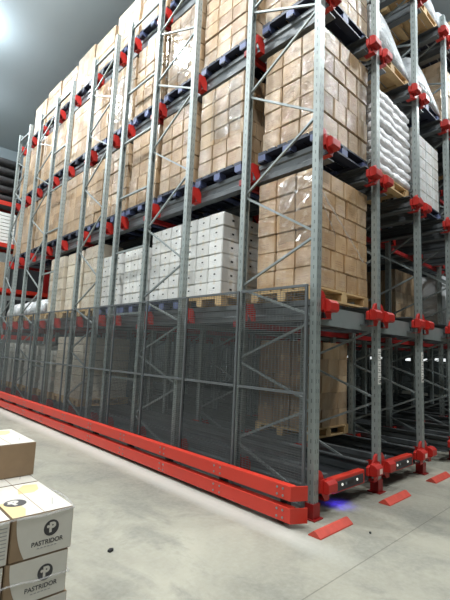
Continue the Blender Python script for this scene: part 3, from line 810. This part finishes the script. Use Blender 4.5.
def printed(x, y, z, label, front='logo', top=True, rz=0.0):
    t = thing('carton', label, 'carton', (x, y, z), 'printed white cartons stacked in the aisle'); t.rotation_euler.z = rz
    obj('body', BODY, t)
    def fr(name, me, u, v, d, par=t):     # on the entry-facing side
        o = obj(name, me, par, (u, -BD / 2 - d, BH / 2 + v)); o.rotation_euler = (PI / 2, 0, 0); return o
    def tpp(name, me, u, v, d, r=0.0):
        o = obj(name, me, t, (u, v, BH + d)); o.rotation_euler.z = r; return o
    if front == 'logo':
        w = fr('white_print', FW, 0, 0, .0006)
        for nm, me, u, v, d in (('logo_disc', FPM, .045, .038, .0013), ('logo_letter', PM, .049, .038, .0022), ('logo_dot', EYE, .045, .038, .0022), ('lettering', LET, .03, -.025, .0013), ('small_print', SUB, .03, -.047, .0013)):
            fr(nm, me, u - .004, v - .018, d)
    elif front == 'lines':
        fr('white_print', FW, 0, 0, .0006); fr('text_lines', GRID, 0, 0, .0013)
    if top:
        tpp('white_print', TWM, 0, 0, .0006); tpp('tan_patch', TPM, 0, 0, .0013); tpp('tan_patch', TPM2, 0, 0, .0013); tpp('flap_seam', SEAM, 0, 0, .0014)
        [setattr(tpp(n_, m_, -.078, u_, d_, .3), 'scale', (1.45, 1.45, 1)) for n_, m_, u_, d_ in (('logo_disc', FPM, -.05, .0018), ('logo_letter', PM, -.05, .0027), ('logo_dot', EYE, -.05, .0027))]; tpp('small_print', SUB, .09, -.12, .0013, 1.2)
    return t
cx1 = FXR - BW / 2; cx0 = cx1 - BW - .006
cyf = FYF + BD / 2; cyb = cyf + BD + .006
names = ['bottom', 'middle', 'upper']
for r in range(3):
    z = FZ + .005 + r * (BH + .002)
    jx = (0.0, -.012, 0.0)[r]
    printed(cx1 + jx, cyf, z, 'white printed carton with round dark P logo, front corner of %s layer, aisle pallet' % names[r], 'logo', r == 2)
    printed(cx0 + jx, cyf, z, 'white carton with printed text lines, %s layer, left of the logo carton' % names[r], 'lines', r == 2)
    printed(cx1 + jx, cyb, z, 'white topped carton behind the logo carton, %s layer of aisle stack' % names[r], 'none', r == 2)
    printed(cx0 + jx, cyb, z, 'white topped carton at the rear beside another, %s layer of aisle stack' % names[r], 'none', r == 2)
z = FZ + .005 + 3 * (BH + .002)
printed(-2.640 - BW / 2, 0.341 + BD / 2, z, 'brown sided carton lying alone on top of the printed carton stack', 'none', True)
pallet(cx0 - BW / 2 - .02, FYF - .01, 0, 2 * BW + .05, 2 * BD + .03, WOOD, 'wooden pallet on the floor under the printed white cartons', True, 'floor pallet')
# bunched film around the front stack
def film_band(zz, r, label, dz):
    pts = []
    for k in range(9): t = k / 8; pts.append((cx0 - BW / 2 + t * (2 * BW + .004), FYF - .010 - .004 * math.sin(k * 2.1), zz + dz * math.sin(t * 3) + .006 * math.sin(k * 1.9)))
    for k in range(1, 9): t = k / 8; pts.append((FXR + .010 + .003 * math.sin(k), FYF - .008 + t * (2 * BD), zz + dz * .14 + .012 * math.sin(k * 1.2)))
    m = MB().tube(pts, [.0035 + .002 * abs(math.sin(k * 1.7)) for k in range(len(pts))], 6)
    tag(m.build('film_strand', M['film'], smooth=True), label, 'stretch film', 'bunched film on the aisle stack')
film_band(FZ + .30, .004, 'crumpled clear film band round the middle layer of the aisle stack', .02)
film_band(FZ + 3 * (BH + .002) - .004, .004, 'clear film edge along the upper rim of the aisle stack', .0)

# small scraps on the floor
for nm, x, y, lab in (('scrap', -1.901, .581, 'small dark scrap on the bare floor between stack and guard rail'), ('scrap', .132, -.556, 'tiny dark pebble on the floor in front of the lane entry')):
    m = MB(); m.prism([(0, 0), (.035, .01), (.045, .03), (.02, .045), (-.01, .025)], 0.0005, .018 if x < 0 else .012)
    m.v = [(x + a * (1 if x < 0 else .6), y + b * (1 if x < 0 else .6), c) for a, b, c in m.v]
    tag(m.build(nm, M['black'], bevel=.003), lab, 'scrap')

# ---------------------------------------------------------------- lamps
def lamp():
    t = thing('high_bay_lamp', 'x', 'ceiling lamp', (0, 0, 0), 'high bay lamps on the ceiling')
    m = MB(); m.disc((0, 0, -.30), .20, .10, 'z', 24); m.build('housing', M['steel'], t)
    MB().bar((0, 0, -.25), (0, 0, 0), .03).build('hanger', M['steel'], t)
    MB().disc((0, 0, -.36), .17, .02, 'z', 24).build('lens', M['lamp'], t)
    l = D.lights.new('lamp_light', 'AREA'); l.shape = 'DISK'; l.size = .36; l.energy = 520; l.color = (1.0, .985, .93)
    o = D.objects.new('lamp_light', l); COL.objects.link(o); o.parent = t; o.location = (0, 0, -.375)
    l = D.lights.new('lamp_glow', 'POINT'); l.energy = 600; l.shadow_soft_size = .1; l.color = (.72, .87, 1)  # point light added to brighten the ceiling around the lamp
    o = D.objects.new('lamp_glow', l); COL.objects.link(o); o.parent = t; o.location = (0, 0, -.56)
    return t
base = lamp(); first = True
for lab, x, y in ([('above the long aisle, %s from the front wall' % ORD[i], -2.1, y) for i, y in enumerate((-4.4, -0.8, 2.8, 6.4, 10.0, 13.6))] +
                  [('farther out from the rack, %s from the front wall' % ORD[i], -8.6, y) for i, y in enumerate((1.0, 7.0, 13.0))] +
                  [('above the entry aisle, %s from the corner' % ORD[i], x, -2.6) for i, x in enumerate((4.6, 9.2))]):
    lab = 'round high bay lamp ' + lab.replace('right wall', 'entry side')
    if first: base.location = (x, y, H); base['label'] = lab; first = False
    else: dup(base, (x, y, H), lab)

w = D.worlds.new('hall_ambience'); SC.world = w; w.use_nodes = True
w.node_tree.nodes['Background'].inputs[0].default_value = (.8, .9, 1, 1); w.node_tree.nodes['Background'].inputs[1].default_value = 0.0

M['strip'] = emit('far_glow', (250, 255, 255), 2.2)  # glowing strips added for the bright gap beyond the posts
for i, (y, z, ln) in enumerate(((1.2, 1.80, 1.3), (2.9, 1.74, 1.5), (4.6, 1.70, 1.0), (5.9, 1.66, 1.2), (8.0, 1.66, 1.6), (10.4, 1.66, 1.2))):
    t = thing('glow_strip', 'small white strip light glimmering far beyond the rack posts, %s from the entry side' % ORD[i], 'glowing strip', (XR - .001, y, z), 'added glowing strips on the far side wall')
    MB().box(-.08, 0, 0, ln, -.07, .09).build('housing', M['steel'], t); MB().box(-.095, -.081, .02, ln - .02, -.06, .08).build('lens', M['strip'], t)  # added box with a glowing face, no real fixture
# ---------------------------------------------------------------- camera
yaw, pitch, roll, f = math.radians(43.4084), math.radians(7.23301), math.radians(2.47989), 415.590
F = Vector((math.sin(yaw) * math.cos(pitch), math.cos(yaw) * math.cos(pitch), math.sin(pitch)))
R = F.cross(Vector((0, 0, 1))).normalized(); U = R.cross(F)
R2 = math.cos(roll) * R + math.sin(roll) * U; U2 = -math.sin(roll) * R + math.cos(roll) * U
cd = D.cameras.new('camera'); cd.sensor_fit = 'VERTICAL'; cd.sensor_height = 36; cd.lens = f / 600 * 36; cd.clip_start = .05; cd.clip_end = 200
cam = D.objects.new('camera', cd); COL.objects.link(cam)
mw = Matrix((R2, U2, -F)).transposed().to_4x4(); mw.translation = CAM; cam.matrix_world = mw
SC.camera = cam
vs = SC.view_settings; vs.view_transform = 'Standard'; vs.look = 'None'; vs.gamma = 1; vs.use_curve_mapping = False; vs.exposure = -1.03
